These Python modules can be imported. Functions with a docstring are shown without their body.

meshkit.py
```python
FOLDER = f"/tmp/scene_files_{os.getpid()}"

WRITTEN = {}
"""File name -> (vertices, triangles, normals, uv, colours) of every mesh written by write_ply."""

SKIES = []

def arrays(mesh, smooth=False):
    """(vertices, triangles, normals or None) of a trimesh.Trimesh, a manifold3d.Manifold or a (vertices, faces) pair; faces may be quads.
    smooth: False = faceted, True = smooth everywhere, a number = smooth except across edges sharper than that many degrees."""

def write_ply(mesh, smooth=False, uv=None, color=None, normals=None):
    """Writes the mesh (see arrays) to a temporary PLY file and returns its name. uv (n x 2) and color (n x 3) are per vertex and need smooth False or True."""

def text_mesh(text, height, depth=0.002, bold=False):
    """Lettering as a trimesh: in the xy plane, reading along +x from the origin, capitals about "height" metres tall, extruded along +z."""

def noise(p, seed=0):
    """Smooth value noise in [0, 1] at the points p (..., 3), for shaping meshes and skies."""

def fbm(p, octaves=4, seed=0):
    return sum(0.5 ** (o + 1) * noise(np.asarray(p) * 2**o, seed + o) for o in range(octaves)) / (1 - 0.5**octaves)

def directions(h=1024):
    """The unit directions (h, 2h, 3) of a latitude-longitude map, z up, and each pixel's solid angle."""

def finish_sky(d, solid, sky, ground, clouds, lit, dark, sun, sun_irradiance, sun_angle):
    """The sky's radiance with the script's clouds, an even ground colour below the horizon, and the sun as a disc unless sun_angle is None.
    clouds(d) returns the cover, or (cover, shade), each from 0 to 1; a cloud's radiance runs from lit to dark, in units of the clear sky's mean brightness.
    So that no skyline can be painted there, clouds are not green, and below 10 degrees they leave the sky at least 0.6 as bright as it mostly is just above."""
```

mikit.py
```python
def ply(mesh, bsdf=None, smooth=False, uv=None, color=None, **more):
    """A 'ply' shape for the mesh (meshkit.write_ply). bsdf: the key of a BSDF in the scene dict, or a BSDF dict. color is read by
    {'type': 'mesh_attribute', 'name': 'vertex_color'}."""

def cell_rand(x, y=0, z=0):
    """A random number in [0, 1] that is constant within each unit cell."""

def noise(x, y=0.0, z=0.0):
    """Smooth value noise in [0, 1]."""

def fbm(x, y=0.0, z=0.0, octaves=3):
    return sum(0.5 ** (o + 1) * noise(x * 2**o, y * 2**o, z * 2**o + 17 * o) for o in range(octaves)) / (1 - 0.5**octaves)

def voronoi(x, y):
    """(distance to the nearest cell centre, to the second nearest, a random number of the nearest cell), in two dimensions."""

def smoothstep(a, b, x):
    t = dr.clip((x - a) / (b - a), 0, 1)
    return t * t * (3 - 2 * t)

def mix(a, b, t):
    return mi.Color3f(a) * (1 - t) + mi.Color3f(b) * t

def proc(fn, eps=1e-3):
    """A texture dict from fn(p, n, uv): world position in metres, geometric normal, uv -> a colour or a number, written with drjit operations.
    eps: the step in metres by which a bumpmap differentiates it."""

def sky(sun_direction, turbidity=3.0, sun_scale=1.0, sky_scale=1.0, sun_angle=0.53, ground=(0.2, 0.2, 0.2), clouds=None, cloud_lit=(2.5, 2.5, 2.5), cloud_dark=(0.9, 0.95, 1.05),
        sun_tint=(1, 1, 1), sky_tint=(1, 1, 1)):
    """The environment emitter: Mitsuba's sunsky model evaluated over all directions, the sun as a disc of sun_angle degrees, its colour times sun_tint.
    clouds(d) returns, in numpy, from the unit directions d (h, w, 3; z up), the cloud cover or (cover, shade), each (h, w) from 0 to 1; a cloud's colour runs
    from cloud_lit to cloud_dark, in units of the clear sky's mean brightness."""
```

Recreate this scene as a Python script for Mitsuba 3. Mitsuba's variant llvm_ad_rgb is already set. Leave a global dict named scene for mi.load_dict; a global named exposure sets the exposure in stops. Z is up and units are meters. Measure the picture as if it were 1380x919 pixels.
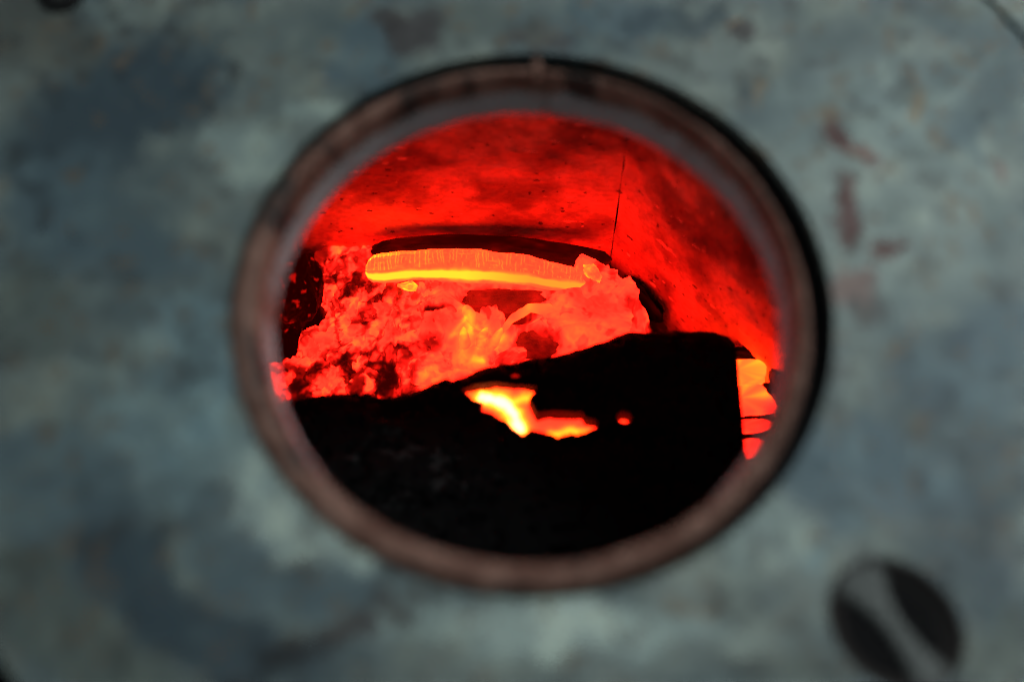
import math
import numpy as np, trimesh, manifold3d, drjit as dr
import mitsuba as mi, mikit, meshkit
from shapely.geometry import Point, Polygon
from shapely.ops import unary_union

T = mi.ScalarTransform4f
rng = np.random.default_rng(7)
scene, labels = {'type': 'scene'}, {}

# ------------------------------------------------------------------ camera, light, exposure
exposure = 0.0
EYE, FWD, UP = np.array([-0.006, -0.29013767, 0.59105687]), np.array([0, 0.42214366, -0.90652895]), np.array([-0.02879395, 0.90615307, 0.42196863])
scene['camera'] = {'type': 'thinlens', 'fov': 2 * math.degrees(math.atan(690 / 2300)), 'fov_axis': 'x', 'aperture_radius': 0.0118, 'focus_distance': 0.955,
                   'near_clip': 0.01, 'far_clip': 20.0, 'to_world': T().look_at(EYE.tolist(), (EYE + FWD).tolist(), UP.tolist())}
# unseen area light added for the daylight from the upper right, beyond the stove, and an even light from the rest of the place
scene['key_light'] = {'type': 'rectangle', 'to_world': T().look_at([1.55, 1.65, 3.1], [0, 0, 0], [0, 0, 1]) @ T().scale([0.65, 0.65, 1]),
                   'emitter': {'type': 'area', 'sampling_weight': 12.0, 'radiance': {'type': 'rgb', 'value': [9.6, 10.2, 10.0]}}}
labels['key_light'] = {'kind': 'structure'}
scene['room_light'] = {'type': 'constant', 'sampling_weight': 4.0, 'radiance': {'type': 'rgb', 'value': [0.125, 0.142, 0.145]}}

# ------------------------------------------------------------------ materials
SPOTS = [

    (-0.0031, -0.1253, 13.5, 0.4, 2.5, -83.1, 'L', 0.9), (0.0153, -0.1242, 29.2, 0.4, 3.7, -124.2, 'LL', 0.8), (-0.0826, -0.0861, 36.5, -16.8, -22.2, -40.3, 'LL', 0.7),
    (-0.0603, -0.0968, 62.0, 4.0, 2.4, -79.8, 'LL', 0.8), (0.0823, -0.0896, 52.9, -1.7, 1.8, -59.6, 'L', 0.6), (0.1376, 0.0583, 21.0, -1.3, 0.6, -17.8, 'L', 0.35),
    (-0.1152, 0.0619, 67.2, 6.2, 2.2, -64.9, 'L', 0.8), (-0.0898, 0.0802, 132.8, 10.1, 4.8, -142.2, 'L', 0.8), (-0.1192, -0.0447, 120.7, -32.4, -14.1, -36.3, 'S', 0.9),
    (-0.1313, -0.0615, 25.9, 2.9, 1.2, -38.3, 'S', 0.5), (-0.1296, -0.0127, 58.7, 6.2, 2.6, -80.1, 'S', 0.6), (-0.1525, -0.0228, 44.3, 5.4, 2.6, -81.1, 'L', 0.25),
    (-0.1606, 0.0939, 25.3, 10.9, 16.5, -33.6, 'B', 1.0), (-0.184, 0.0648, 37.2, 5.0, 1.2, -36.6, 'B', 0.85), (-0.1828, 0.0342, 42.7, 5.8, 1.3, -38.0, 'T', 0.8),
    (-0.1413, 0.0838, 55.2, 5.9, 2.4, -71.0, 'B', 0.7), (-0.1489, -0.0966, 37.0, 30.0, 20.6, -24.4, 'B', 0.8), (-0.1359, -0.1157, 33.2, -22.5, -39.4, -51.8, 'B', 0.9),
    (-0.1047, -0.1364, 28.2, -7.2, -20.3, -61.6, 'B', 0.9), (-0.0749, -0.1166, 30.8, -5.6, -19.5, -80.8, 'T', 0.8), (-0.1085, -0.0982, 69.3, 63.9, 41.7, -42.0, 'T', 0.7),
    (-0.1758, -0.0775, 40.8, 5.8, 1.5, -50.1, 'T', 0.8), (0.162, -0.0405, 39.8, -3.3, 0.9, -28.3, 'B', 0.7), (0.1297, -0.0652, 33.1, -2.1, 1.8, -57.8, 'T', 0.9),
    (0.1608, -0.0873, 41.1, -3.5, 1.4, -44.8, 'B', 0.75), (0.1194, -0.0538, 72.3, -4.1, 2.6, -85.0, 'T', 0.8), (0.1811, -0.0154, 58.8, -5.6, 1.1, -36.3, 'T', 0.8),
    (-0.0708, 0.1133, 81.4, 5.1, 1.9, -55.0, 'T', 0.9), (0.0368, 0.1356, 45.9, -0.1, 3.1, -89.1, 'T', 0.8), (0.0648, 0.1385, 53.4, -1.0, 4.2, -121.0, 'B', 0.7),
    (-0.1546, 0.0186, 31.2, -1.1, -14.4, -88.6, 'T', 0.7), (0.043, 0.134, 107.2, -0.5, 4.7, -133.7, 'B', 0.6), (-0.2153, 0.125, 34.1, 21.7, 28.6, -35.0, 'O', 0.9),
    (-0.1999, 0.1144, 40.2, 34.6, 43.6, -36.0, 'O', 0.6), (-0.1542, -0.1378, 22.1, -11.0, -44.6, -76.8, 'G', 0.9), (-0.1833, -0.1088, 93.8, 14.1, 2.2, -72.9, 'G', 0.8),
    (0.1675, -0.131, 63.5, -5.9, 1.9, -63.2, 'G', 0.8), (0.1017, -0.1356, 42.5, -2.0, 3.2, -108.4, 'G', 0.7), (-0.1941, -0.0085, 58.5, 8.6, 1.7, -53.3, 'G', 0.6),
    (-0.0254, 0.1316, 53.7, 1.9, 3.1, -89.4, 'G', 0.4), (0.1262, 0.077, 247.7, 86.4, 44.2, -78.9, 'R', 0.95), (0.1322, 0.0667, 184.6, -101.4, -159.4, -240.8, 'Q', 0.6),
    (0.1249, 0.0436, 194.1, 25.3, 23.1, -84.9, 'R', 0.9), (0.1389, 0.0321, 285.1, -18.7, 7.1, -216.3, 'R', 0.9), (0.1254, 0.0114, 108.3, -6.3, 3.3, -103.9, 'Q', 0.7),
    (0.1317, 0.0013, 193.8, -12.1, 7.2, -224.9, 'N', 0.6), (0.1185, 0.0908, 165.0, -8.4, 11.9, -351.5, 'Y', 0.5), (0.0865, 0.1325, 178.8, -5.5, 6.6, -191.2, 'N', 0.8),
    (0.0865, 0.1355, 401.6, -12.4, 11.6, -333.0, 'Y', 0.6), (0.0947, 0.1033, 363.9, -13.2, 8.6, -251.9, 'Y', 0.6), (0.1606, 0.0948, 365.8, -27.9, 6.3, -187.0, 'Y', 0.7),
    (0.1562, 0.1011, 182.2, -13.4, 4.3, -126.7, 'G', 0.6), (0.1789, 0.1171, 541.4, -46.7, 13.4, -389.6, 'Y', 0.7), (-0.0504, 0.124, 77.0, 3.9, 2.8, -79.7, 'N', 0.95),
    (-0.0548, 0.1306, 107.4, 5.7, 6.2, -178.4, 'N', 0.6), (0.0052, 0.1267, 95.0, 1.6, 10.4, -298.7, 'N', 0.9), (0.0073, 0.1297, 161.2, 2.6, 6.7, -191.5, 'O', 0.6),
    (0.1699, 0.146, 93.9, -7.5, 7.7, -219.9, 'O', 0.7), (0.1449, -0.0374, 397.6, -28.9, 5.7, -184.1, 'G', 0.9), (0.1829, 0.066, 335.0, -30.6, 6.9, -207.6, 'Q', 0.7),
    (0.1799, 0.0823, 184.3, -16.3, 2.4, -71.6, 'T', 0.6), (-0.0453, -0.1247, 146.0, 8.1, 7.8, -265.1, 'N', 0.85), (-0.0608, -0.1297, 127.0, 8.4, 5.5, -187.0, 'G', 0.8),
    (-0.0796, -0.1396, 45.8, 24.1, 92.6, -185.3, 'D', 0.95), (-0.0606, -0.1319, 92.6, 25.6, 75.2, -300.9, 'N', 0.8), (-0.115, -0.1335, 165.1, -41.1, -37.8, -114.8, 'B', 0.9),
    (-0.0907, -0.147, 59.5, 27.0, 101.9, -248.4, 'D', 0.7), (0.155, 0.0727, 166.8, -12.3, 9.6, -287.8, 'G', 0.6), (0.0629, -0.1139, 269.1, -5.3, 9.1, -305.2, 'Y', 0.5),
    (0.17, -0.0126, 146.7, -12.9, 2.6, -80.6, 'B', 0.6), (0.1593, -0.0223, 88.6, -7.2, 5.1, -162.6, 'T', 0.7), (0.1078, -0.0931, 148.5, -7.4, 2.7, -89.6, 'S', 0.5),
    (0.15, -0.069, 52.2, -4.1, 2.7, -86.8, 'T', 0.6), (-0.0068, 0.136, 267.7, 6.5, 11.6, -332.2, 'Y', 0.4),
]
TONE = {'L': (0.140, 0.190, 0.182), 'LL': (0.195, 0.255, 0.238), 'S': (0.093, 0.156, 0.175), 'B': (0.020, 0.038, 0.050), 'T': (0.042, 0.073, 0.089), 'O': (0.048, 0.058, 0.054), 'G': (0.054, 0.074, 0.07), 'D': (0.013, 0.019, 0.023), 'R': (0.046, 0.019, 0.018), 'Q': (0.11, 0.068, 0.06), 'N': (0.032, 0.032, 0.034), 'Y': (0.112, 0.084, 0.048)}
GAIN = 1.85
mix, fbm, sstep, noise = mikit.mix, mikit.fbm, mikit.smoothstep, mikit.noise


def steel(p, n, uv):
    wx = p.x + 0.026 * (fbm(p.x * 60, p.y * 60, 3, 3) - 0.5) + 0.006 * (fbm(p.x * 260, p.y * 260, 4, 2) - 0.5)
    wy = p.y + 0.026 * (fbm(p.x * 60, p.y * 60, 9, 3) - 0.5) + 0.006 * (fbm(p.x * 260, p.y * 260, 11, 2) - 0.5)
    c = mix((0.090, 0.116, 0.110), (0.050, 0.076, 0.083), sstep(0.3, 0.7, fbm(p.x * 32, p.y * 32, 1, 4)))
    for cx, cy, a, b, e, f, tone, s in SPOTS:
        s *= 0.95 if tone in 'BTL' else 1.1
        g = 0.8 if tone in 'RQNY' else 1.0
        dx, dy = wx - cx, wy - cy
        d = g * (dr.square(a * dx + b * dy) + dr.square(e * dx + f * dy))
        c = mix(c, TONE[tone], min(1.0, 1.1 * s) * (1 - sstep(0.4, 1.75, d)))
    m = sstep(0.45, 0.75, fbm(p.x * 90, p.y * 90, 5, 4))
    c = mix(c, c * mi.Color3f(1.4, 1.33, 1.24), m)
    k = sstep(0.6, 0.78, fbm(p.x * 130, p.y * 130, 21, 3))
    c = mix(c, c * mi.Color3f(0.55, 0.53, 0.54), k)
    g = sstep(0.70, 0.8, fbm(p.x * 210, p.y * 210, 31, 2))
    c = mix(c, mi.Color3f(0.08, 0.058, 0.036), 0.7 * g)
    return mix(mi.luminance(c), c, 0.92) * GAIN


def rust(p, n, uv):
    r = dr.sqrt(p.x * p.x + p.y * p.y)
    f = fbm(p.x * 110, p.y * 110, p.z * 110, 4)
    c = mix((0.16, 0.074, 0.054), (0.30, 0.165, 0.128), sstep(0.35, 0.7, f))
    c = mix(c, (0.05, 0.034, 0.03), sstep(0.58, 0.75, fbm(p.x * 60, p.y * 60, 7, 3)))
    worn = (1 - sstep(-0.0085, -0.0060, p.z + 0.004 * (fbm(p.x * 150, p.y * 150, 2, 3) - 0.5))) * sstep(0.15, 0.4, fbm(p.x * 75, p.y * 75, 40, 3))
    c = mix(c, mix((0.33, 0.31, 0.315), (0.50, 0.485, 0.49), fbm(p.x * 120, p.y * 120, p.z * 120, 3)), worn)
    return c


def wall_colour(p, n, uv):
    s = (p.x - p.y) * 0.7071 + 0.3 * p.x
    f = fbm(s * 30, p.y * 30, p.z * 24, 4)
    c = mix((0.42, 0.17, 0.115), (0.88, 0.44, 0.30), sstep(0.30, 0.60, f))
    c = mix(c, (0.12, 0.05, 0.036), 0.62 * sstep(0.51, 0.66, fbm(s * 17 + 3.4, p.y * 17, p.z * 17 + 0.7, 4)))  # offset picked so the darker blotches fall on the upper right wall
    c = mix(c, c * 0.86, sstep(0.45, 0.7, fbm(s * 190, 3.0, p.z * 60, 3)))
    c = mix(c, c * 0.85, sstep(0.45, 0.65, fbm(s * 420, p.y * 200, p.z * 420, 2)))
    c = mix(c, (0.05, 0.03, 0.025), 0.8 * sstep(0.74, 0.8, fbm(s * 260, p.y * 60, p.z * 260, 2)))
    chip = fbm(s * 120 + 50, p.y * 20, p.z * 190, 3)
    return mix(c, (0.85, 0.5, 0.38), sstep(0.72, 0.77, chip))


def wall_height(p, n, uv):
    s = (p.x - p.y) * 0.7071 + 0.3 * p.x
    return 0.0016 * fbm(s * 120, p.y * 60, p.z * 120, 4) + 0.0008 * fbm(s * 500, 2.0, p.z * 90, 2)


def char_colour(p, n, uv):
    f = fbm(p.x * 130, p.y * 130, p.z * 130, 3)
    near = 1 - sstep(0.6, 1.2, dr.sqrt(dr.square((p.x + 0.052) / 0.042) + dr.square((p.y + 0.002) / 0.026)) + 0.8 * (fbm(p.x * 45, p.y * 45, 2, 2) - 0.5))
    ash = sstep(0.56, 0.70, fbm(p.x * 150 + 9, p.y * 190, p.z * 90, 3)) * near
    return mix(mix((0.0022, 0.0025, 0.003), (0.005, 0.0055, 0.006), f), (0.085, 0.093, 0.095), 0.28 * ash)


def char_height(p, n, uv):
    return 0.0012 * fbm(p.x * 350, p.y * 350, p.z * 350, 3)


def steel_height(p, n, uv):
    return 0.0010 * fbm(p.x * 45, p.y * 45, 1, 2) + 0.0003 * fbm(p.x * 240, p.y * 240, 2, 2)


scene['steel'] = {'type': 'bumpmap', 'arbitrary': mikit.proc(steel_height), 'scale': 1.0,
                  'bsdf': {'type': 'principled', 'base_color': mikit.proc(steel), 'roughness': 0.5, 'metallic': 0.25, 'specular': 0.5}}
scene['rust'] = {'type': 'principled', 'base_color': mikit.proc(rust), 'roughness': 0.62, 'metallic': 0.0, 'specular': 0.3}
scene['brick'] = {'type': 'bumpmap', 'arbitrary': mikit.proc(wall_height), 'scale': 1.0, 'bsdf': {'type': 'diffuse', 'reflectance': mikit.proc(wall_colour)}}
scene['char'] = {'type': 'bumpmap', 'arbitrary': mikit.proc(char_height), 'scale': 1.0,
                 'bsdf': {'type': 'principled', 'base_color': mikit.proc(char_colour), 'roughness': 0.75, 'specular': 0.08}}
scene['soot'] = {'type': 'diffuse', 'reflectance': {'type': 'rgb', 'value': [0.015, 0.015, 0.016]}}
scene['sooty_steel'] = {'type': 'principled', 'base_color': {'type': 'rgb', 'value': [0.14, 0.155, 0.152]}, 'roughness': 0.6, 'specular': 0.3}
scene['dark_iron'] = {'type': 'principled', 'base_color': {'type': 'rgb', 'value': [0.03, 0.026, 0.025]}, 'roughness': 0.5, 'metallic': 0.3}
scene['bolt_steel'] = {'type': 'principled', 'base_color': {'type': 'rgb', 'value': [0.2, 0.2, 0.19]}, 'roughness': 0.45, 'metallic': 0.5}
scene['ash'] = {'type': 'diffuse', 'reflectance': {'type': 'rgb', 'value': [0.05, 0.045, 0.043]}}

# ------------------------------------------------------------------ helpers
HEAT = np.array([0, .2, .35, .5, .65, .75, .85, .93, 1.0, 1.15])
GLOW = np.array([[.01, 0, 0], [.05, .0002, 0], [.22, .0014, .0004], [1.0, .009, .005], [8, .062, .027], [10, .118, .030],
                 [11, .23, .030], [14, .46, .024], [16, .80, .03], [18, 3.0, .9]])


def glow(t):
    """the colour given off by an ember of the heat t"""
    t = np.clip(t, 0, 1.15)
    return np.exp(np.stack([np.interp(t, HEAT, np.log(GLOW[:, k] + 1e-4)) for k in range(3)], -1)) - 1e-4


def fb(p, f, seed=0, octaves=3):
    return meshkit.fbm(np.asarray(p) * f, octaves, seed)


def put(key, mesh, bsdf, smooth=False, **more):
    if key in scene:
        n = 1
        while f'{key}_{n:03d}' in scene:
            n += 1
        key = f'{key}_{n:03d}'
    scene[key] = mikit.ply(mesh, bsdf, smooth=smooth, **more)
    return key


def hot(key, mesh, t, bsdf='ash', smooth=True, weight=1.0):
    """a piece that glows: t is its heat, one number per vertex"""
    if not isinstance(mesh, tuple):
        mesh = (np.array(mesh.vertices), np.array(mesh.faces))
    t = np.broadcast_to(t, (len(mesh[0]),))
    if smooth is False:   # split the corners so that a faceted mesh can carry colours
        f = np.asarray(mesh[1])
        mesh, t = (np.asarray(mesh[0])[f.ravel()], np.arange(f.size).reshape(-1, 3)), t[f.ravel()]
    return put(key, mesh, bsdf, smooth=smooth, color=glow(t),
               emitter={'type': 'area', 'sampling_weight': weight, 'radiance': {'type': 'mesh_attribute', 'name': 'vertex_color'}})


def tell(key, label, cat=None, group=None, kind=None):
    labels[key] = {k: v for k, v in dict(label=label, category=cat, group=group, kind=kind).items() if v}


def grid_faces(nu, nv, wrap=False):
    i, j = np.meshgrid(np.arange(nu - 1), np.arange(nv if wrap else nv - 1), indexing='ij')
    a, b, c, d = i * nv + j, (i + 1) * nv + j, (i + 1) * nv + (j + 1) % nv, i * nv + (j + 1) % nv
    return np.vstack([np.stack([a, b, c], -1).reshape(-1, 3), np.stack([a, c, d], -1).reshape(-1, 3)])


def tube_mesh(rings):
    """rings (nu, nv, 3) joined into a closed body with capped ends"""
    rings = np.asarray(rings)
    nu, nv = rings.shape[:2]
    v = np.vstack([rings.reshape(-1, 3), rings[0].mean(0), rings[-1].mean(0)])
    f = grid_faces(nu, nv, True)
    j = np.arange(nv)
    a = np.stack([np.full(nv, nu * nv), j, (j + 1) % nv], -1)
    b = np.stack([np.full(nv, nu * nv + 1), (nu - 1) * nv + (j + 1) % nv, (nu - 1) * nv + j], -1)
    m = trimesh.Trimesh(v, np.vstack([f, a, b]), process=False)
    if m.volume < 0:
        m.invert()
    return m


def rounded(poly, n, times=3):
    """a closed polygon with its corners cut, sampled at n points by length"""
    p = np.asarray(poly, float)
    for _ in range(times):
        q = np.roll(p, -1, 0)
        p = np.stack([0.8 * p + 0.2 * q, 0.2 * p + 0.8 * q], 1).reshape(-1, p.shape[1])
    q = np.vstack([p, p[:1]])
    s = np.r_[0, np.cumsum(np.linalg.norm(np.diff(q, axis=0), axis=1))]
    return np.stack([np.interp(np.arange(n) / n * s[-1], s, q[:, k]) for k in range(p.shape[1])], -1)


def chunk(size, r, sub=0):
    """an angular broken lump"""
    p = r.normal(size=(14, 3))
    p = p / np.linalg.norm(p, axis=1, keepdims=True) * r.uniform(0.7, 1.0, (14, 1)) * np.asarray(size)
    m = trimesh.convex.convex_hull(p)
    for _ in range(sub):
        m = m.subdivide()
    m.apply_transform(trimesh.transformations.random_rotation_matrix(r.random(3)))
    return m


def coal(centre, radii, seed, yaw):
    """a broken ember: flat faces, ragged edges; returns the mesh and a number per vertex that differs from face to face"""
    g = np.random.default_rng(seed)
    p = g.normal(size=(22, 3))
    p = np.sign(p) * np.abs(p / np.linalg.norm(p, axis=1, keepdims=True)) ** 0.75
    hull = trimesh.convex.convex_hull(p)
    m = hull.copy()
    for _ in range(5):
        m = m.subdivide()
    v = np.array(m.vertices)
    dist = np.abs((v @ hull.face_normals.T) - np.sum(hull.face_normals * hull.triangles[:, 0], 1)[None])
    w = np.exp(-dist / 0.05)
    tone = (w * g.normal(size=len(hull.faces))[None]).sum(1) / w.sum(1)
    v = v * (1 + 0.5 * (fb(v + 4, 2.2, seed, 4) - 0.5))[:, None] + 0.28 * (np.stack([fb(v + 6 + k, 2.6, seed + k, 3) for k in range(3)], -1) - 0.5)
    v = (v * np.asarray(radii)) @ trimesh.transformations.rotation_matrix(yaw, [0, 0, 1])[:3, :3].T + np.asarray(centre)
    m.vertices = v
    return m, tone


def lump(centre, radii, seed, rough=0.18, f=1.6, sub=5, yaw=0.0):
    """a rough rounded lump"""
    m = trimesh.creation.icosphere(sub, 1.0)
    v = np.array(m.vertices)
    v *= (1 + rough * 2 * (fb(v + 5, f, seed, 4) - 0.5) + 0.35 * rough * (fb(v + 9, 6 * f, seed + 5, 2) - 0.5))[:, None]
    v *= np.asarray(radii)
    m.vertices = v @ trimesh.transformations.rotation_matrix(yaw, [0, 0, 1])[:3, :3].T + np.asarray(centre)
    return m


def to_mesh(man):
    m = man.to_mesh()
    return trimesh.Trimesh(m.vert_properties[:, :3], m.tri_verts, process=False)


def to_man(m):
    return manifold3d.Manifold(manifold3d.Mesh(np.asarray(m.vertices, np.float32), np.asarray(m.faces, np.uint32)))


# ------------------------------------------------------------------ the stove: body, rim, lining
def annulus(r0, r1, z0, z1, bevel=0.0008, n=180):
    prof = [(r0, z0), (r1, z0), (r1, z1 - bevel), (r1 - bevel, z1), (r0 + bevel, z1), (r0, z1 - bevel), (r0, z0)]
    return trimesh.creation.revolve(np.array(prof), sections=n)


put('wood_stove__body', annulus(0.302, 0.308, -0.42, -0.0355), 'dark_iron', 30)
put('wood_stove__rim', annulus(0.2445, 0.316, -0.008, -0.0005), 'steel', 30)
put('wood_stove__ledge', annulus(0.2, 0.312, -0.034, -0.028), 'soot', 30)  # added to keep the fire glow out of the gap around the lid
put('wood_stove__skirt', annulus(0.302, 0.308, -0.0275, -0.0085), 'soot', 30)
put('wood_stove__floor', annulus(0.001, 0.3015, -0.40, -0.372), 'soot', 30)
tell('wood_stove', 'round steel wood stove with brick lined firebox around the glowing embers', 'stove')
tell('wood_stove__rim', 'grey outer rim showing past the thin dark gap at top right')
tell('wood_stove__body', 'dark outer shell of the stove')

CX, CY, APO = -0.041, -0.045, 0.22
for k in range(8):
    a = math.pi / 2 - k * math.pi / 4
    nrm, tan = np.array([math.cos(a), math.sin(a)]), np.array([math.sin(a), -math.cos(a)])
    half = APO * math.tan(math.pi / 8) - 0.0003
    seen = k in (0, 1, 7)
    nu, nv = (150, 200) if seen else (24, 36)
    u, z = np.linspace(-half, half, nu), np.linspace(-0.366, -0.036, nv)
    U, Z = np.meshgrid(u, z, indexing='ij')
    base = np.array([CX, CY]) + APO * nrm
    P = np.stack([base[0] + U * tan[0], base[1] + U * tan[1], Z], -1)
    edge = np.minimum(np.minimum(U + half, half - U), np.minimum(Z + 0.366, -0.036 - Z))
    d = 0.003 * (fb(P + 3, 38, 3, 4) - 0.5)
    P[..., 0] += d * nrm[0]
    P[..., 1] += d * nrm[1]
    B = np.stack([base[0] + 0.028 * nrm[0] + 0.86 * U * tan[0], base[1] + 0.028 * nrm[1] + 0.86 * U * tan[1], Z], -1)
    rim = [(i, 0) for i in range(nu)] + [(nu - 1, j) for j in range(1, nv)] + [(i, nv - 1) for i in range(nu - 2, -1, -1)] + [(0, j) for j in range(nv - 2, 0, -1)]
    idx = np.array([i * nv + j for i, j in rim])
    back = B[[0, nu - 1, nu - 1, 0], [0, 0, nv - 1, nv - 1]]
    v = np.vstack([P.reshape(-1, 3), np.array([B[i, j] for i, j in rim])])
    o, L = nu * nv, len(rim)
    q = np.arange(L)
    side = np.vstack([np.stack([idx, o + q, o + (q + 1) % L], -1), np.stack([idx, o + (q + 1) % L, idx[(q + 1) % L]], -1)])
    bk = np.stack([np.full(L - 2, o), o + q[2:], o + q[1:-1]], -1)
    m = trimesh.Trimesh(v, np.vstack([grid_faces(nu, nv)[:, ::-1], side, bk]), process=False)
    c = m.triangles_center[0]
    if m.face_normals[0][:2] @ nrm > 0:
        m.invert()
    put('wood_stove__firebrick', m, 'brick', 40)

# ------------------------------------------------------------------ the lid with its raised ring
HOLE = 0.1
disc = Point(0.004, 0.003).buffer(0.2365, 128)
ear = Polygon([(-0.14, 0.19), (-0.19, 0.205), (-0.225, 0.19), (-0.26, 0.15), (-0.25, 0.1), (-0.2, 0.06)]).buffer(0.012)
plan = unary_union([disc, ear]).buffer(0.01, 16).buffer(-0.01, 16).difference(Point(0.0014, 0.0004).buffer(0.1166, 128))
plate = trimesh.creation.extrude_polygon(plan, 0.007, engine='earcut')
plate.apply_translation([0, 0, -0.007])
cut = manifold3d.Manifold.sphere(1.0, 96).scale([0.0265, 0.0225, 0.0155]).rotate([0, 0, -47]).translate([0.1335, -0.1215, 0.0035])
outer = manifold3d.Manifold.sphere(1.0, 96).scale([0.0275, 0.0235, 0.0165]).rotate([0, 0, -47]).translate([0.1335, -0.1215, 0.0035])
pm = to_man(plate) - outer
put('stove_lid__plate', to_mesh(pm), 'steel', 30)
cup = (outer.scale([0.9999, 0.9999, 0.9999]) - cut) ^ manifold3d.Manifold.cube([0.1, 0.1, 0.05], True).translate([0.1335, -0.1215, -0.0255])
put('stove_lid__underside', annulus(0.119, 0.199, -0.0088, -0.0074), 'soot', 30)  # black sheet added under the lid to cut red bounce onto the log
put('stove_lid__lifter_cup', to_mesh(cup), 'dark_iron', 40)
t = np.linspace(-1, 1, 30)
ang = math.radians(-57)
ax, bx = np.array([math.cos(ang), math.sin(ang)]), np.array([-math.sin(ang), math.cos(ang)])
rings = []
for s in t:
    w = 0.0036 + 0.0125 * s * s * (1.0 if s < 0 else 0.5)
    sec = rounded([(-w, -0.0062), (w, -0.0062), (w, -0.0012), (0.6 * w, -0.0002), (-0.6 * w, -0.0002), (-w, -0.0012)], 24, 2)
    c = np.array([0.1345, -0.1215]) + 0.0285 * s * ax
    rings.append([[c[0] + y * bx[0], c[1] + y * bx[1], z + 0.0003 - 0.0042 * (1 - s ** 4)] for y, z in sec])
put('stove_lid__lifter_bar', tube_mesh(rings), 'sooty_steel', 40)
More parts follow.
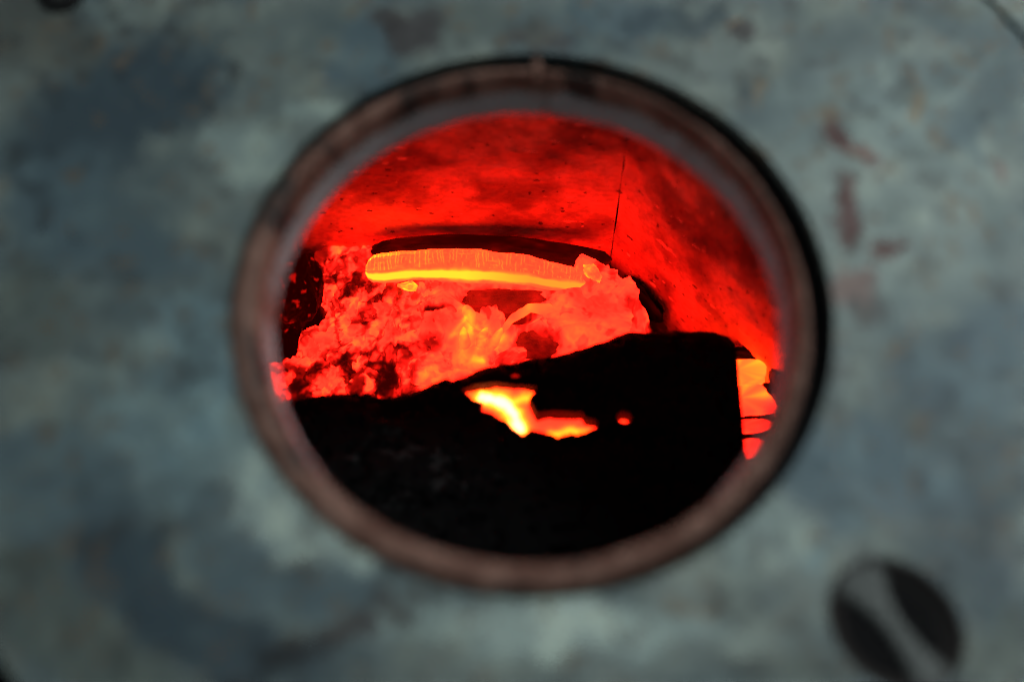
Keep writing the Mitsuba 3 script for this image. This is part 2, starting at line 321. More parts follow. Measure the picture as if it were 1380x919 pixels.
# the ring laid into the lid's hole: it has slid to the lower left, which leaves a gap at the upper right; its neck reaches down into the opening
th = np.linspace(0, 2 * np.pi, 720, endpoint=False)
SHIFT = np.array([-0.0028, -0.0034])
ox, oy = SHIFT[0] + 0.1111 * np.cos(th), SHIFT[1] + 0.1111 * np.sin(th)
ro = np.hypot(ox, oy)
inner = [(0.1030, -0.0024), (0.1021, -0.007), (0.1008, -0.013), (HOLE - 0.0005, -0.0185), (HOLE, -0.0205), (HOLE + 0.002, -0.0205), (HOLE + 0.0037, -0.0125)]
R = []
for k in range(len(th)):
    w = ro[k] - 0.1033
    row = [(ro[k] - 0.003, -0.0125), (ro[k], -0.0095)]
    row += [(0.1033 + w * (0.5 + 0.5 * math.cos(x)), -0.0015 + 0.0060 * math.sin(x) ** 0.8) for x in np.linspace(0.0, math.pi, 40)] + inner
    row = np.array(row)
    R.append(np.stack([row[:, 0] * math.cos(th[k]), row[:, 0] * math.sin(th[k]), row[:, 1]], -1))
R = np.array(R)
nv = R.shape[1]
R += 0.0008 * (fb(R + 1, 160, 11, 3) - 0.5)[..., None] * np.stack([np.cos(th)[:, None] * np.ones(nv), np.sin(th)[:, None] * np.ones(nv), np.ones((len(th), nv))], -1)
f = grid_faces(len(th) + 1, nv, True) % (len(th) * nv)
m = trimesh.Trimesh(R.reshape(-1, 3), f, process=False)
if m.volume < 0:
    m.invert()
put('stove_lid__ring', m, 'rust', True)
put('stove_lid__ring_seat', annulus(0.1042, 0.135, -0.0155, -0.0130), 'soot', 30)
weld = lump((0.001, 0.1062, 0.0038), (0.0018, 0.0052, 0.0020), 3, 0.25, 2.0, 4)
put('stove_lid__ring__weld', weld, 'rust', True)
put('stove_lid__washer', (lambda m: (m.apply_translation([-0.1995, 0.1405, 0.0008]), m)[1])(trimesh.creation.annulus(0.0062, 0.0103, 0.0018, sections=64)), 'soot', 30)
hexa = Polygon([(0.0064 * math.cos(a), 0.0064 * math.sin(a)) for a in np.arange(6) * math.pi / 3 + 0.3])
bolt = manifold3d.Manifold.extrude(manifold3d.CrossSection([np.array(hexa.exterior.coords)[:-1]]), 0.005, 0, 0, (0.9, 0.9)).translate([-0.1995, 0.1405, 0.0001])
put('stove_lid__bolt', to_mesh(bolt), 'bolt_steel', 30)
tell('stove_lid', 'mottled blue grey steel stove lid with a round opening over the fire', 'stove lid')
tell('stove_lid__ring', 'rusty brown raised ring around the opening with a worn grey inner edge')
tell('stove_lid__lifter_cup', 'sooty black lifting recess at bottom right')
tell('stove_lid__lifter_bar', 'grey bar bridging the black lifting recess')
tell('stove_lid__bolt', 'grey bolt head at the top left')

# ------------------------------------------------------------------ ember bed
step = 0.0006
X, Y = np.meshgrid(np.arange(-0.185, 0.125, step), np.arange(-0.02, 0.176, step), indexing='ij')
P2 = np.stack([X, Y, 0 * X], -1)


def hill(cx, cy, rx, ry, h, p=2.0):
    d = ((X - cx) / rx) ** 2 + ((Y - cy) / ry) ** 2
    return h * np.exp(-d ** (p / 2))


def spot(cx, cy, rx, ry, soft=0.5, seed=0, rag=0.6):
    d = np.sqrt(((X - cx) / rx) ** 2 + ((Y - cy) / ry) ** 2) + rag * (fb(P2 + 2, 150, seed, 3) - 0.5)
    return 1 - np.clip((d - (1 - soft)) / soft, 0, 1) ** 2 * (3 - 2 * np.clip((d - (1 - soft)) / soft, 0, 1))


Z = -0.288 + hill(-0.045, 0.12, 0.06, 0.06, 0.02) + hill(-0.038, 0.123, 0.02, 0.016, 0.012, 3) + hill(0.04, 0.135, 0.028, 0.03, 0.024, 3) + hill(0.035, 0.11, 0.03, 0.012, 0.008)
Z += hill(-0.08, 0.125, 0.018, 0.02, 0.008) + hill(-0.11, 0.075, 0.03, 0.025, 0.006)
Z -= hill(-0.012, 0.136, 0.024, 0.0095, 0.026, 3) + hill(0.008, 0.112, 0.011, 0.008, 0.011, 3) + hill(-0.075, 0.085, 0.006, 0.014, 0.008, 3) + hill(-0.05, 0.1245, 0.009, 0.0022, 0.004, 3)
left_edge = 0.026 * (fb(P2 + 7, 60, 8, 4) - 0.5)
crumb = 1 / (1 + np.exp((X + 0.052) / 0.008))                       # the crumbly left half
n1, n2, n3 = fb(P2, 70, 1, 4), fb(P2, 260, 2, 3), fb(P2, 700, 3, 2)
ridge = 1 - np.abs(2 * fb(P2, 120, 4, 3) - 1)
Z += 0.016 * (n1 - 0.5) * (0.35 + 0.65 * crumb) + crumb * (0.0045 * (n2 - 0.5) + 0.0012 * (n3 - 0.5)) + (1 - crumb) * 0.0016 * (n2 - 0.5)
# edges: the heap falls away at the left, right and back
left = -0.115 - 0.024 * np.clip((0.130 - Y) / 0.032, 0, 1.6) + left_edge
right = 0.0700 - 0.75 * np.clip(Y - 0.135, 0, 1) + 0.006 * (fb(P2, 160, 9, 3) - 0.5)
out = np.maximum(left - X, X - right)
Z -= 0.05 * np.clip(out / 0.02, 0, 1) ** 0.8
Z = np.maximum(Z, -0.352 + 0.01 * n1)
DARK = [(-0.012, 0.138, 0.027, 0.0085, 0.30), (0.0085, 0.1125, 0.013, 0.009, 0.26), (-0.0745, 0.085, 0.006, 0.017, 0.26), (-0.05, 0.1245, 0.009, 0.0022, 0.30), (-0.092, 0.122, 0.008, 0.0045, 0.26), (-0.076, 0.138, 0.009, 0.006, 0.24),
        (-0.066, 0.103, 0.008, 0.005, 0.18), (-0.098, 0.142, 0.004, 0.006, 0.24), (-0.087, 0.102, 0.004, 0.003, 0.2), (-0.052, 0.106, 0.007, 0.005, 0.15), (-0.125, 0.084, 0.004, 0.006, 0.25), (-0.06, 0.088, 0.003, 0.010, 0.12)]
HOT = [(-0.048, 0.137, 0.018, 0.006, 0.10), (-0.03, 0.118, 0.008, 0.016, 0.08), (0.02, 0.129, 0.018, 0.009, 0.11), (0.030, 0.113, 0.018, 0.009, 0.10), (0.001, 0.129, 0.009, 0.0025, 0.20), (-0.048, 0.089, 0.014, 0.012, 0.12),
       (-0.028, 0.094, 0.015, 0.009, 0.10), (-0.043, 0.112, 0.012, 0.005, 0.06), (-0.09, 0.085, 0.008, 0.006, 0.07), (-0.094, 0.113, 0.013, 0.003, 0.07), (0.045, 0.147, 0.003, 0.007, 0.12), (-0.066, 0.092, 0.006, 0.008, 0.06)]
STREAK = [((-0.0335, 0.1255), (-0.0255, 0.1115), 0.0036, 0.22), ((-0.0335, 0.1000), (-0.0325, 0.1120), 0.0036, 0.21), ((-0.0250, 0.1005), (-0.0205, 0.1130), 0.0033, 0.22), ((-0.0200, 0.0995), (-0.0115, 0.1135), 0.0032, 0.26),
          ((-0.0430, 0.1045), (-0.0335, 0.1170), 0.0012, 0.14), ((-0.0110, 0.1050), (-0.0030, 0.1190), 0.0014, 0.12)]


def field(P):
    """the heat of the heap at the points P: one pattern runs through the bed and all the lumps on it"""
    P = np.asarray(P, float) * [1, 1, 0.8]
    x, y = P[..., 0], P[..., 1]
    w = P + 0.010 * (np.stack([fb(P, 95, 201 + k, 3) for k in range(3)], -1) - 0.5)
    cr = 1 / (1 + np.exp((x + 0.054 + 0.02 * (fb(P, 60, 222, 2) - 0.5)) / 0.006))
    vein = np.clip((1 - np.abs(2 * fb(w, 80, 212, 4) - 1) - 0.84) / 0.14, 0, 1)
    cool = np.clip((fb(w, 66, 216, 4) - 0.54) / 0.09, 0, 1)
    t = 0.648 + 0.10 * (fb(w, 70, 213, 4) - 0.5) + 0.08 * (fb(w, 420, 219, 3) - 0.5)
    t += cr * (0.26 * (fb(w, 170, 214, 4) - 0.5) - 0.20 * vein - 0.24 * cool) + (1 - cr) * (0.26 * (fb(w, 60, 215, 4) - 0.5) + 0.14 * (fb(w, 210, 225, 3) - 0.5) - 0.10 * np.clip((fb(w, 120, 226, 4) - 0.57) / 0.08, 0, 1))
    t += (0.05 + 0.09 * cr) * np.clip((fb(w, 120, 217, 3) - 0.58) / 0.1, 0, 1)
    rag = 0.9 * (fb(w, 170, 218, 4) - 0.5)
    for cx, cy, rx, ry, a in DARK:
        d = np.sqrt(((x - cx) / rx) ** 2 + ((y - cy) / ry) ** 2) + rag
        t -= a * (1 - np.clip((d - 0.45) / 0.75, 0, 1)) ** 1.3
    for cx, cy, rx, ry, a in HOT:
        d = np.sqrt(((x - cx) / rx) ** 2 + ((y - cy) / ry) ** 2) + 0.7 * rag
        t += a * (1 - np.clip((d - 0.2) / 1.1, 0, 1)) ** 1.5
    for (ax0, ay0), (bx0, by0), wd, a in STREAK:
        ux, uy = bx0 - ax0, by0 - ay0
        k = np.clip(((x - ax0) * ux + (y - ay0) * uy) / (ux * ux + uy * uy), -0.2, 1.1)
        d = np.hypot(x - ax0 - k * ux, y - ay0 - k * uy) + 0.0022 * rag
        t += a * np.exp(-(d / wd) ** 2) * (0.45 + 0.55 * np.clip(k, 0, 1))
    return np.clip(t, 0.15, 1.0)


Z -= crumb * 0.005 * np.clip((1 - np.abs(2 * fb(P2, 80, 212, 3) - 1) - 0.84) / 0.14, 0, 1)
H = field(np.stack([X, Y, Z], -1))
H -= 0.75 * np.clip((out - 0.001) / 0.008, 0, 1) * (0.75 + 0.5 * fb(P2, 300, 15, 2))
bed_v = np.stack([X, Y, Z], -1).reshape(-1, 3)
hot('ember_bed', (bed_v, grid_faces(*X.shape)), H.ravel(), weight=10.0)
tell('ember_bed', 'red and orange glowing heap of crumbling embers filling the firebox floor', 'embers', kind='stuff')


def bed_z(x, y):
    i = np.clip(((np.asarray(x) + 0.185) / step).astype(int), 0, X.shape[0] - 1)
    j = np.clip(((np.asarray(y) + 0.02) / step).astype(int), 0, X.shape[1] - 1)
    return Z[i, j], H[i, j]


# small crumbs over the left half, too small to pick apart
cr = np.random.default_rng(21)
vs, fs, ts, at = [], [], [], 0
for k in range(420):
    x, y = cr.uniform(-0.15, -0.045), cr.uniform(0.045, 0.162)
    if x < -0.115 - 0.024 * np.clip((0.130 - y) / 0.032, 0, 1.6):
        continue
    z, h = bed_z(x, y)
    s = cr.uniform(0.0009, 0.0026)
    m = chunk((s, s * cr.uniform(0.5, 0.9), s * cr.uniform(0.35, 0.7)), cr)
    m.apply_translation([x, y, z + 0.2 * s])
    ff = np.array(m.faces)
    vs.append(np.array(m.vertices)[ff.ravel()])
    fs.append(np.arange(ff.size).reshape(-1, 3) + at)
    at += ff.size
    ts.append(np.clip(h + cr.normal(0.0, 0.06), 0.2, 0.85) + np.repeat(cr.normal(0, 0.02, len(ff)), 3))
hot('ember_crumbs', (np.vstack(vs), np.vstack(fs)), np.concatenate(ts), smooth=False, weight=1.0)
tell('ember_crumbs', 'scattered small red ember crumbs over the left slope of the heap', 'embers', kind='stuff')

# lumps one can pick out
er = np.random.default_rng(5)
n = 0
while n < 40:
    x, y = er.uniform(-0.145, -0.04), er.uniform(0.06, 0.155)
    if x < -0.112 - 0.024 * np.clip((0.130 - y) / 0.032, 0, 1.6):
        continue
    z, h = bed_z(x, y)
    if h < 0.45:
        continue
    s = er.uniform(0.0028, 0.0055)
    m, tone = coal((x, y, z + 0.1 * s), (s, s * er.uniform(0.45, 0.8), s * er.uniform(0.35, 0.6)), 300 + n, er.uniform(0, 3.1))
    v = np.array(m.vertices)
    m.vertices = v + 0.0009 * (np.stack([fb(v + q, 400, 30 + q, 2) for q in range(3)], -1) - 0.5)
    tt = field(v) + er.normal(0.0, 0.025) + 0.02 * tone + 0.0 * (fb(v, 420, 17, 3) - 0.5)
    tell(hot('ember', m, tt, smooth=True), 'small glowing red ember lump on the left part of the ember heap', 'ember', 'ember lumps in the heap')
    n += 1

# ------------------------------------------------------------------ the long glowing stick
nu, nv = 460, 120
u = np.linspace(0, 1, nu)
xs = np.interp(u, [0, 1], [-0.0885, 0.035])
yo = np.interp(u, [0, .22, .49, .76, 1], [-0.0035, -0.0004, 0, -0.0022, -0.0062])
zo = np.interp(u, [0, .22, .49, .76, 1], [-0.0005, 0.0006, 0.0006, 0.0, -0.0015])
sect = rounded([(0.157, -0.2455), (0.1462, -0.2482), (0.1430, -0.2525), (0.1405, -0.2610), (0.145, -0.2665), (0.156, -0.2620)], nv, 3)
cen = sect.mean(0)
fat = np.interp(u, [0, .012, .035, .08, .5, .85, 1], [0.25, 0.62, 0.86, 1.0, 1.02, 0.85, 0.62])
ringp = np.zeros((nu, nv, 3))
ringp[..., 0] = xs[:, None]
ringp[..., 1] = cen[0] + (sect[None, :, 0] - cen[0]) * 0.9 * fat[:, None] + yo[:, None]
ringp[..., 2] = cen[1] + (sect[None, :, 1] - cen[1]) * 0.9 * fat[:, None] + zo[:, None]
q = ringp + 0.0042 * (np.stack([fb(ringp + k, 65, 40 + k, 4) for k in range(3)], -1) - 0.5)
# fine drying cracks over the upper face
sl = np.cumsum(np.r_[0, np.linalg.norm(np.diff(sect, axis=0), axis=1)])
top = (sect[:, 0] > 0.1450) & (sect[:, 1] > -0.2535)
face = np.where(top, 1.0, 0.0)
fw = 0.7 + 0.7 * fb(np.stack([xs, 0 * xs, 0 * xs], -1), 110, 58, 4)
front = np.exp(-(((sect[:, 0] - 0.1420) / 0.0030) ** 2 + ((sect[:, 1] + 0.2545) / 0.0040) ** 2))
cr = np.random.default_rng(3)
lines = np.cumsum(cr.uniform(0.0011, 0.0034, 60)) - 0.089
wig = 0.0010 * (fb(np.stack([0 * ringp[..., 0] + sl[None, :] * 1.0, ringp[..., 0] * 0.3, 0 * ringp[..., 0]], -1), 500, 50, 2) - 0.5)
dist = np.min(np.abs(ringp[..., 0][..., None] + wig[..., None] - lines), -1)
act = np.clip((fb(ringp, 260, 52, 2) - 0.36) / 0.15, 0, 1)
crack = np.exp(-(dist / 0.00033) ** 2) * act
cross = np.exp(-((((sl[None, :] + 0.0008 * fb(ringp, 200, 53, 2)) / 0.0028) % 1 - 0.5) / 0.10) ** 2) * np.clip((fb(ringp, 170, 54, 2) - 0.52) / 0.1, 0, 1)
crack = np.maximum(crack, 0.8 * cross) * face[None, :]
nrm = q - q.mean(1, keepdims=True)
nrm /= np.linalg.norm(nrm, axis=-1, keepdims=True) + 1e-9
q -= nrm * (0.00035 * crack)[..., None]
heat = 0.765 + 0.10 * (fb(ringp, 120, 55, 3) - 0.5) - 0.05 * u[:, None] + 0.12 * crack
heat += 0.16 * np.interp(u, [0, .05, .2, .35], [1, 1, .3, 0])[:, None] * np.clip((sl[None, :] - 0.006) / 0.006, 0, 1) * face[None, :]
heat = np.maximum(heat, (1.0 - 0.10 * np.clip((u - 0.45) / 0.3, 0, 1))[:, None] * np.clip((front[None, :] * 1.6) ** (1 / fw[:, None]), 0, 1) + 0.70 * (1 - np.clip(front * 1.6, 0, 1))[None, :] * (1 - face[None, :]))
heat += 0.10 * (fb(ringp, 900, 56, 2) - 0.5) * face[None, :]
stick = tube_mesh(q)
key = hot('glowing_stick', stick, np.r_[heat.ravel(), heat[0].mean(), heat[-1].mean()], weight=5.0)
tell(key, 'long orange and yellow glowing stick lying across the back of the embers', 'firewood')
# the broken knob at its right end and its flaring yellow flake
kn, tone = coal((0.0385, 0.1470, -0.2590), (0.0130, 0.0130, 0.0125), 58, 0.3)
v = np.array(kn.vertices)
tell(hot('ember', kn, 0.02 + field(v) + 0.03 * tone + 0.16 * (fb(v, 190, 60, 4) - 0.5), weight=2.0),
     'rough orange ember knob where the glowing stick ends by the wall corner', 'ember')


def flake(outline, centre, ax_u, ax_v, thick, bend=0.15, n=26):
    """a leaf shaped sliver with real thickness, bowed along its length"""
    ax_u, ax_v = np.array(ax_u, float), np.array(ax_v, float)
    ax_u /= np.linalg.norm(ax_u)
    nn = np.cross(ax_u, ax_v)
    nn /= np.linalg.norm(nn)
    ax_v = np.cross(nn, ax_u)
    length, wide = outline
    rings = []
    for s in np.linspace(-1, 1, n):
        w = wide * (1 - abs(s) ** 2.2) ** 0.7 * (1 - 0.35 * s) + 0.00012
        tk = thick * (1 - abs(s) ** 3) + 0.0001
        c = np.asarray(centre) + ax_u * s * length + nn * bend * length * (1 - s * s)
        a = np.linspace(0, 2 * np.pi, 20, endpoint=False)
        rings.append(c + np.outer(np.cos(a) * w, ax_v) + np.outer(np.sin(a) * tk, nn))
    m = tube_mesh(rings)
    v = np.array(m.vertices)
    m.vertices = v + 0.0024 * (np.stack([fb(v + k, 210, 70 + k, 3) for k in range(3)], -1) - 0.5)
    return m


m, tone = coal((0.0375, 0.1440, -0.2500), (0.0042, 0.0070, 0.0032), 79, 0.5)
tell(hot('ember_flake', m, 0.85 + 0.02 * tone + 0.55 * (fb(m.vertices, 260, 61, 3) - 0.5)), 'bright yellow flake on the knob at the right end of the glowing stick', 'ember')
m = chunk((0.0068, 0.0056, 0.005), np.random.default_rng(12), 3)
m.apply_translation([-0.0650, 0.1385, -0.2610])
v = np.array(m.vertices)
tell(hot('ember_flake', m, 0.95 + 0.5 * (fb(v, 330, 62, 3) - 0.52)), 'yellow pointed ember chip just under the left part of the glowing stick', 'ember')
for k, (c, d, ln, w, tm, lab) in enumerate([
        ((-0.0295, 0.1195, -0.2585), (0.4, -0.75, -0.3), 0.0072, 0.0030, 0.93, 'long yellow splinter leaning down right, topmost of the splinters amid the embers'),
        ((-0.0325, 0.1070, -0.2605), (-0.08, 0.8, 0.4), 0.0062, 0.0030, 0.93, 'upright yellow splinter, leftmost of the three standing in the embers'),
        ((-0.0225, 0.1078, -0.2605), (0.35, 0.8, 0.4), 0.0064, 0.0027, 0.94, 'yellow splinter standing in the middle of the three amid the embers'),
        ((-0.0155, 0.1065, -0.2600), (0.5, 0.75, 0.4), 0.0076, 0.0026, 0.98, 'brightest yellow splinter leaning right, rightmost of the three in the embers')]):
    m = flake((ln, w), c, d, (1, 0, 0.1), 0.0011)
    v = np.array(m.vertices)
    s = (v - np.asarray(c)) @ (np.array(d) / np.linalg.norm(d)) / ln
    tell(hot('ember_splinter', m, field(v) * 0.85 + 0.15 * tm + 0.03 * s * (1 if k else -1) + 0.16 * (fb(v, 300, 64, 2) - 0.5)), lab, 'ember')

BIG = [((-0.041, 0.119, -0.2690), (0.019, 0.0125, 0.009), 31, 0.2, 0.69, 'broad pink ember, largest one left of the yellow splinters'),
       ((-0.0185, 0.122, -0.2700), (0.007, 0.0105, 0.009), 32, -0.3, 0.68, 'red ember plate standing behind the topmost yellow splinter'),
       ((-0.027, 0.0985, -0.2720), (0.017, 0.009, 0.008), 33, 0.15, 0.71, 'orange ember lump under the three standing yellow splinters'),
       ((-0.050, 0.092, -0.2730), (0.012, 0.011, 0.008), 34, 0.4, 0.73, 'orange hot ember lump above the left part of the black log'),
       ((-0.008, 0.1005, -0.2720), (0.012, 0.0055, 0.006), 35, 0.55, 0.68, 'red ember slab against the black log, right of the yellow splinters'),
       ((0.036, 0.1270, -0.2670), (0.027, 0.0150, 0.0125), 36, -0.12, 0.705, 'largest smooth orange ember at the right below the end of the glowing stick'),
       ((0.0510, 0.1370, -0.2705), (0.0125, 0.0155, 0.012), 37, -0.6, 0.665, 'rough red ember at the right end of the heap by the brick wall'),
       ((-0.098, 0.1030, -0.2770), (0.012, 0.006, 0.006), 38, 0.5, 0.66, 'long flat red ember in the middle of the left slope'),
       ((-0.089, 0.1160, -0.2730), (0.013, 0.0045, 0.005), 39, 0.2, 0.68, 'thin pale red ember flake on the upper left slope'),
       ((-0.088, 0.0840, -0.2770), (0.010, 0.008, 0.007), 40, 0.9, 0.68, 'bright red ember low on the left slope above the black log'),
       ((-0.120, 0.0780, -0.2820), (0.013, 0.009, 0.007), 41, -0.4, 0.67, 'broad pink ember at the lower left edge of the opening'),
       ((-0.100, 0.1370, -0.2750), (0.008, 0.006, 0.007), 42, 0.7, 0.64, 'red ember chunk at the top left corner of the heap'),
       ((-0.075, 0.1270, -0.2700), (0.010, 0.006, 0.006), 43, -0.2, 0.67, 'red ember chunk below the left end of the glowing stick')]
for c, rad, sd, yaw, tm, lab in BIG:
    m, tone = coal(c, rad, sd, yaw)
    v = np.array(m.vertices)
    tt = field(v) + 0.022 * np.clip(tone, -1.6, 1.6) + 0.4 * (tm - 0.68)
    tell(hot('ember', m, tt, weight=2.0), lab, 'ember')
# glowing arch over the dark pocket right of the splinters
th = np.linspace(0, 1, 40)
path = np.stack([np.interp(th, [0, .3, .6, 1], [-0.0145, -0.006, 0.003, 0.016]), np.interp(th, [0, .3, .6, 1], [0.112, 0.1205, 0.1255, 0.1265]), np.interp(th, [0, .3, .6, 1], [-0.268, -0.2605, -0.258, -0.262])], -1)
rr = np.interp(th, [0, .2, .6, 1], [0.001, 0.0022, 0.0026, 0.004])
a = np.linspace(0, 2 * np.pi, 24, endpoint=False)
m = tube_mesh([p + np.outer(np.cos(a) * q, [-0.4, 0.9, 0]) + np.outer(np.sin(a) * q, [0.1, 0.05, 1.0]) for p, q in zip(path, rr)])
v = np.array(m.vertices)
m.vertices = v + 0.002 * (np.stack([fb(v + k, 200, 80 + k, 3) for k in range(3)], -1) - 0.5)
tell(hot('ember', m, 0.74 + 0.25 * (fb(v, 140, 83, 2) - 0.5) + 0.16 * np.exp(-((v[:, 0] - 0.002) / 0.006) ** 2)), 'glowing arched sliver over the dark pocket right of the yellow splinters', 'ember')

# ------------------------------------------------------------------ dark pieces, most of them put in for shade
m = lump((-0.020, 0.1625, -0.2660), (0.069, 0.0095, 0.0150), 14, 0.10, 1.6, 5, -0.02)  # dark body put in for the soft shade on the wall
v = np.array(m.vertices)
hot('shade_band', m, 0.10 + 0.9 * np.clip(fb(v * [1, 2, 2], 60, 140, 4) - 0.5, 0, 1), bsdf='char')
tell('shade_band', 'dark band put in for the shade behind the glowing stick on the back wall', 'firewood')
for c, r, sd, yaw, lab in [((-0.131, 0.1470, -0.290), (0.017, 0.023, 0.024), 4, 0.15, 'black lump beside the embers at the left edge of the opening'),  # black body filling the dark space left of the heap
                           ((0.0695, 0.1495, -0.293), (0.003, 0.017, 0.014), 6, 0.72, 'black sliver put in for the shade in the crevice right of the embers'),  # stands in for the shaded gap between heap and wall
                           ((0.131, 0.1005, -0.262), (0.024, 0.004, 0.01), 7, -0.06, 'black strip put in for the shadow along the top of the cracked glowing stump'),  # dark strip in place of the shadow between wall and stump
                           ((0.1405, 0.0885, -0.257), (0.006, 0.0105, 0.014), 9, 0.2, 'black bit put in for the dark gap right of the cracked glowing stump')]:  # put in for the darkness of the gap beside the stump
    m = coal(c, r, 700 + sd, yaw)[0]
    if sd == 4:      # a few sparks live on in the left one
        v = np.array(m.vertices)
        sp = np.clip((fb(v, 330, 150, 2) - 0.70) / 0.06, 0, 1) + 0.7 * np.clip((fb(v, 60, 151, 3) - 0.55) / 0.1, 0, 1) * np.clip((fb(v, 260, 152, 3) - 0.5) / 0.1, 0, 1)
        tell(hot('dark_piece', m, 0.05 + 0.38 * np.clip(sp, 0, 1), bsdf='char'), lab, 'dark_piece')
    else:
        tell(put('dark_piece', m, 'char', 40), lab, 'dark_piece')

for c, rad, sd, yaw, lab in [((-0.013, 0.1350, -0.2690), (0.027, 0.0068, 0.0062), 21, 0.02, 'dark red lump put in to darken the hollow under the glowing stick'),  # low-glow lump added to make the hollow read dark
                             ((0.0085, 0.1100, -0.2750), (0.0120, 0.0075, 0.0075), 22, -0.35, 'dark red lump put in to darken the pocket right of the yellow splinters')]:  # likewise added to darken the pocket
    m, tone = coal(c, rad, sd, yaw)
    v = np.array(m.vertices)
    tell(hot('ember', m, 0.36 + 0.03 * tone + 0.32 * (fb(v, 140, sd, 4) - 0.5)), lab, 'ember')

# cracked glowing stump at the right
def slab(poly, z0, z1, tone, key, seed):
    p = rounded(poly, 90, 2)
    zs = np.linspace(z0, z1, 26)
    rr = []
    c = p.mean(0)
    for z in zs:
        e = min(z - z0, z1 - z)
        s = 1 - 0.10 * math.exp(-e / 0.0012)
        rr.append(np.c_[c + (p - c) * s, np.full(len(p), z)])
    rr = np.array(rr)
    rr += 0.0030 * (np.stack([fb(rr + k, 170, seed + k, 4) for k in range(3)], -1) - 0.5)
    m = tube_mesh(rr)
    v = np.array(m.vertices)
    return hot(key, m, tone(v), weight=1.0)


slab([(0.100, 0.096), (0.1335, 0.0965), (0.1318, 0.082), (0.100, 0.081)], -0.2735, -0.252, lambda v: 0.87 + 0.30 * (fb(v, 140, 90, 3) - 0.5), 'glowing_stump__segment', 90)
slab([(0.100, 0.0845), (0.130, 0.0845), (0.1385, 0.073), (0.138, 0.0675), (0.100, 0.063)], -0.275, -0.256,
     lambda v: 0.70 + 0.26 * (fb(v, 140, 91, 3) - 0.5) + 0.27 * np.exp(-(((v[:, 1] - 0.081 + 0.35 * np.clip(v[:, 0] - 0.121, 0, 1)) / 0.0035) ** 2)), 'glowing_stump__segment', 94)
slab([(0.100, 0.0605), (0.137, 0.0655), (0.1345, 0.057), (0.100, 0.0525)], -0.277, -0.2585, lambda v: 0.645 + 0.26 * (fb(v, 140, 92, 3) - 0.5), 'glowing_stump__segment', 98)
slab([(0.100, 0.0495), (0.134, 0.0545), (0.130, 0.042), (0.100, 0.0385)], -0.279, -0.2605, lambda v: 0.625 + 0.26 * (fb(v, 140, 93, 3) - 0.5), 'glowing_stump__segment', 102)
slab([(0.100, 0.0355), (0.128, 0.039), (0.122, 0.026), (0.100, 0.025)], -0.281, -0.2625, lambda v: 0.58 + 0.25 * (fb(v, 140, 94, 3) - 0.5), 'glowing_stump__segment', 106)
put('glowing_stump__core', (lambda m: (m.apply_translation([0.1165, 0.057, -0.2745]), m)[1])(trimesh.creation.box([0.040, 0.058, 0.027])), 'char')
tell('glowing_stump', 'cracked glowing orange and red wood stump at the right edge behind the black log', 'firewood')
tell('glowing_stump__segment', 'orange yellow top segment of the cracked stump')

# ------------------------------------------------------------------ the big charred log in front
nu, nv = 300, 200
xs = np.linspace(-0.165, 0.1085, nu)
yb = np.interp(xs, [-0.165, -0.14, -0.128, -0.1175, -0.0615, -0.041, -0.017, -0.002, 0.013, 0.036, 0.0548, 0.098, 0.1085],
               [0.0, 0.024, 0.036, 0.0465, 0.0535, 0.060, 0.0682, 0.0737, 0.0787, 0.0845, 0.0920, 0.0945, 0.0935])
yb = yb + 0.007 * (fb(np.stack([xs, 0 * xs, 0 * xs], -1), 48, 160, 3) - 0.5)
rings = []
for x, b in zip(xs, yb):
    sec = rounded([(b, -0.2), (0.62 * b - 0.01, -0.186), (-0.03, -0.166), (-0.085, -0.172), (-0.105, -0.205), (-0.1, -0.262), (-0.03, -0.30), (0.45 * b, -0.302), (b - 0.004, -0.27)], nv, 2)
    rings.append(np.c_[np.full(nv, x), sec])
rings = np.array(rings)
c = rings.mean(1, keepdims=True)
d = rings - c
endf = np.interp(xs, [-0.165, -0.155, 0.1055, 0.1085], [0.8, 1, 1, 0.975])
rings = c + d * np.c_[np.ones(nu), endf, endf][:, None, :]
dn = d / (np.linalg.norm(d, axis=-1, keepdims=True) + 1e-9)
blocks = np.abs(2 * fb(rings * [1.0, 2.4, 2.4], 45, 110, 3) - 1)
rings += dn * (0.008 * (fb(rings, 30, 111, 3) - 0.5) - 0.0035 * np.exp(-(blocks / 0.05) ** 2) + 0.002 * (fb(rings, 220, 112, 3) - 0.5))[..., None]
log = to_man(tube_mesh(rings))
FLAME = [(-0.0294, 0.0475), (-0.0237, 0.0497), (-0.0139, 0.0512), (-0.0058, 0.0499), (0.0065, 0.0498), (0.0054, 0.0456), (0.0025, 0.0407), (0.0045, 0.036), (0.0068, 0.0313), (0.0142, 0.0335), (0.0291, 0.0332),
         (0.0311, 0.0297), (0.0366, 0.0282), (0.0355, 0.0249), (0.0315, 0.0228), (0.0238, 0.0213), (0.0188, 0.0192), (0.0107, 0.0217), (0.0041, 0.0231), (0.0007, 0.0194), (-0.0028, 0.0225), (-0.0074, 0.0277),
         (-0.0134, 0.0326), (-0.0201, 0.0348), (-0.0187, 0.0392), (-0.0241, 0.0411)]
holes = [Polygon(FLAME).buffer(0.0006), Point(0.0503, 0.031).buffer(0.0036), Point(-0.0037, 0.0579).buffer(0.003)]
for h in holes:
    ring = np.array(h.exterior.coords)[:-1][::-1]
    if Polygon(ring).exterior.is_ccw is False:
        ring = ring[::-1]
    log -= manifold3d.Manifold.extrude(manifold3d.CrossSection([ring]), 0.2).translate([0, 0, -0.2045])
lm = to_mesh(log)
put('charred_log__wood', lm, 'char', 35)
tell('charred_log', 'big black charred log lying across the front of the opening with a glowing hollow', 'firewood')
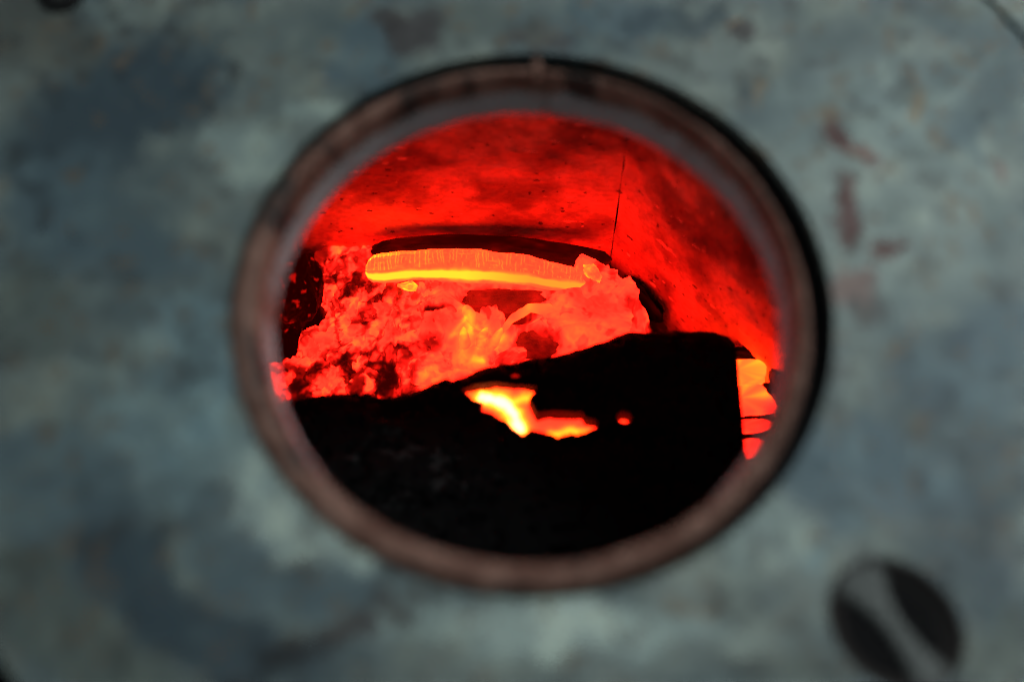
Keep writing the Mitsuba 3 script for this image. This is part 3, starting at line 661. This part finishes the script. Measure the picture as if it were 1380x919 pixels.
# glowing floor of the hollow
st = 0.0005
GX, GY = np.meshgrid(np.arange(-0.034, 0.058, st), np.arange(0.014, 0.064, st), indexing='ij')
G3 = np.stack([GX, GY, 0 * GX], -1)
top = np.interp(GY, [0.014, 0.03, 0.052, 0.064], [-0.1805, -0.1855, -0.1925, -0.197])
GZ = top - 0.0075 + 0.006 * (fb(G3, 120, 120, 3) - 0.5)
gh = 0.66 + 0.14 * (fb(G3, 160, 121, 3) - 0.5)
q = G3 + 0.004 * (np.stack([fb(G3, 170, 130 + k, 3) for k in range(3)], -1) - 0.5)
for pts, wd, s in [([(-0.020, 0.0470), (-0.0095, 0.0425), (-0.0045, 0.0350), (-0.0008, 0.0262)], 0.0062, 0.47), ([(-0.0055, 0.0415), (0.0040, 0.0465)], 0.0040, 0.33),
                   ([(0.0145, 0.0232), (0.0240, 0.0262), (0.0325, 0.0262)], 0.0036, 0.31)]:
    d = np.full(GX.shape, 9.0)
    for (ax0, ay0), (bx0, by0) in zip(pts[:-1], pts[1:]):
        ux, uy = bx0 - ax0, by0 - ay0
        k = np.clip(((q[..., 0] - ax0) * ux + (q[..., 1] - ay0) * uy) / (ux * ux + uy * uy), 0, 1)
        d = np.minimum(d, np.hypot(q[..., 0] - ax0 - k * ux, q[..., 1] - ay0 - k * uy))
    gh = np.maximum(gh, 0.68 + s * np.exp(-(d / wd) ** 2) * (0.75 + 0.5 * fb(G3, 190, 125, 3)))
gh = np.where(GX > 0.043, 0.76, gh)
gh = np.where(GY > 0.0545, 0.43, gh)
import shapely
region = unary_union([h.buffer(0.0035) for h in holes])
keep = shapely.contains_xy(region, GX.ravel(), GY.ravel())
gf = grid_faces(*GX.shape)
gf = gf[keep[gf].all(1)]
used, inv = np.unique(gf.ravel(), return_inverse=True)
hot('charred_log__ember_hollow', (np.stack([GX, GY, GZ], -1).reshape(-1, 3)[used], inv.reshape(-1, 3)), gh.ravel()[used], weight=2.0)
tell('charred_log__ember_hollow', 'white and yellow hot hollow burnt into the black log')
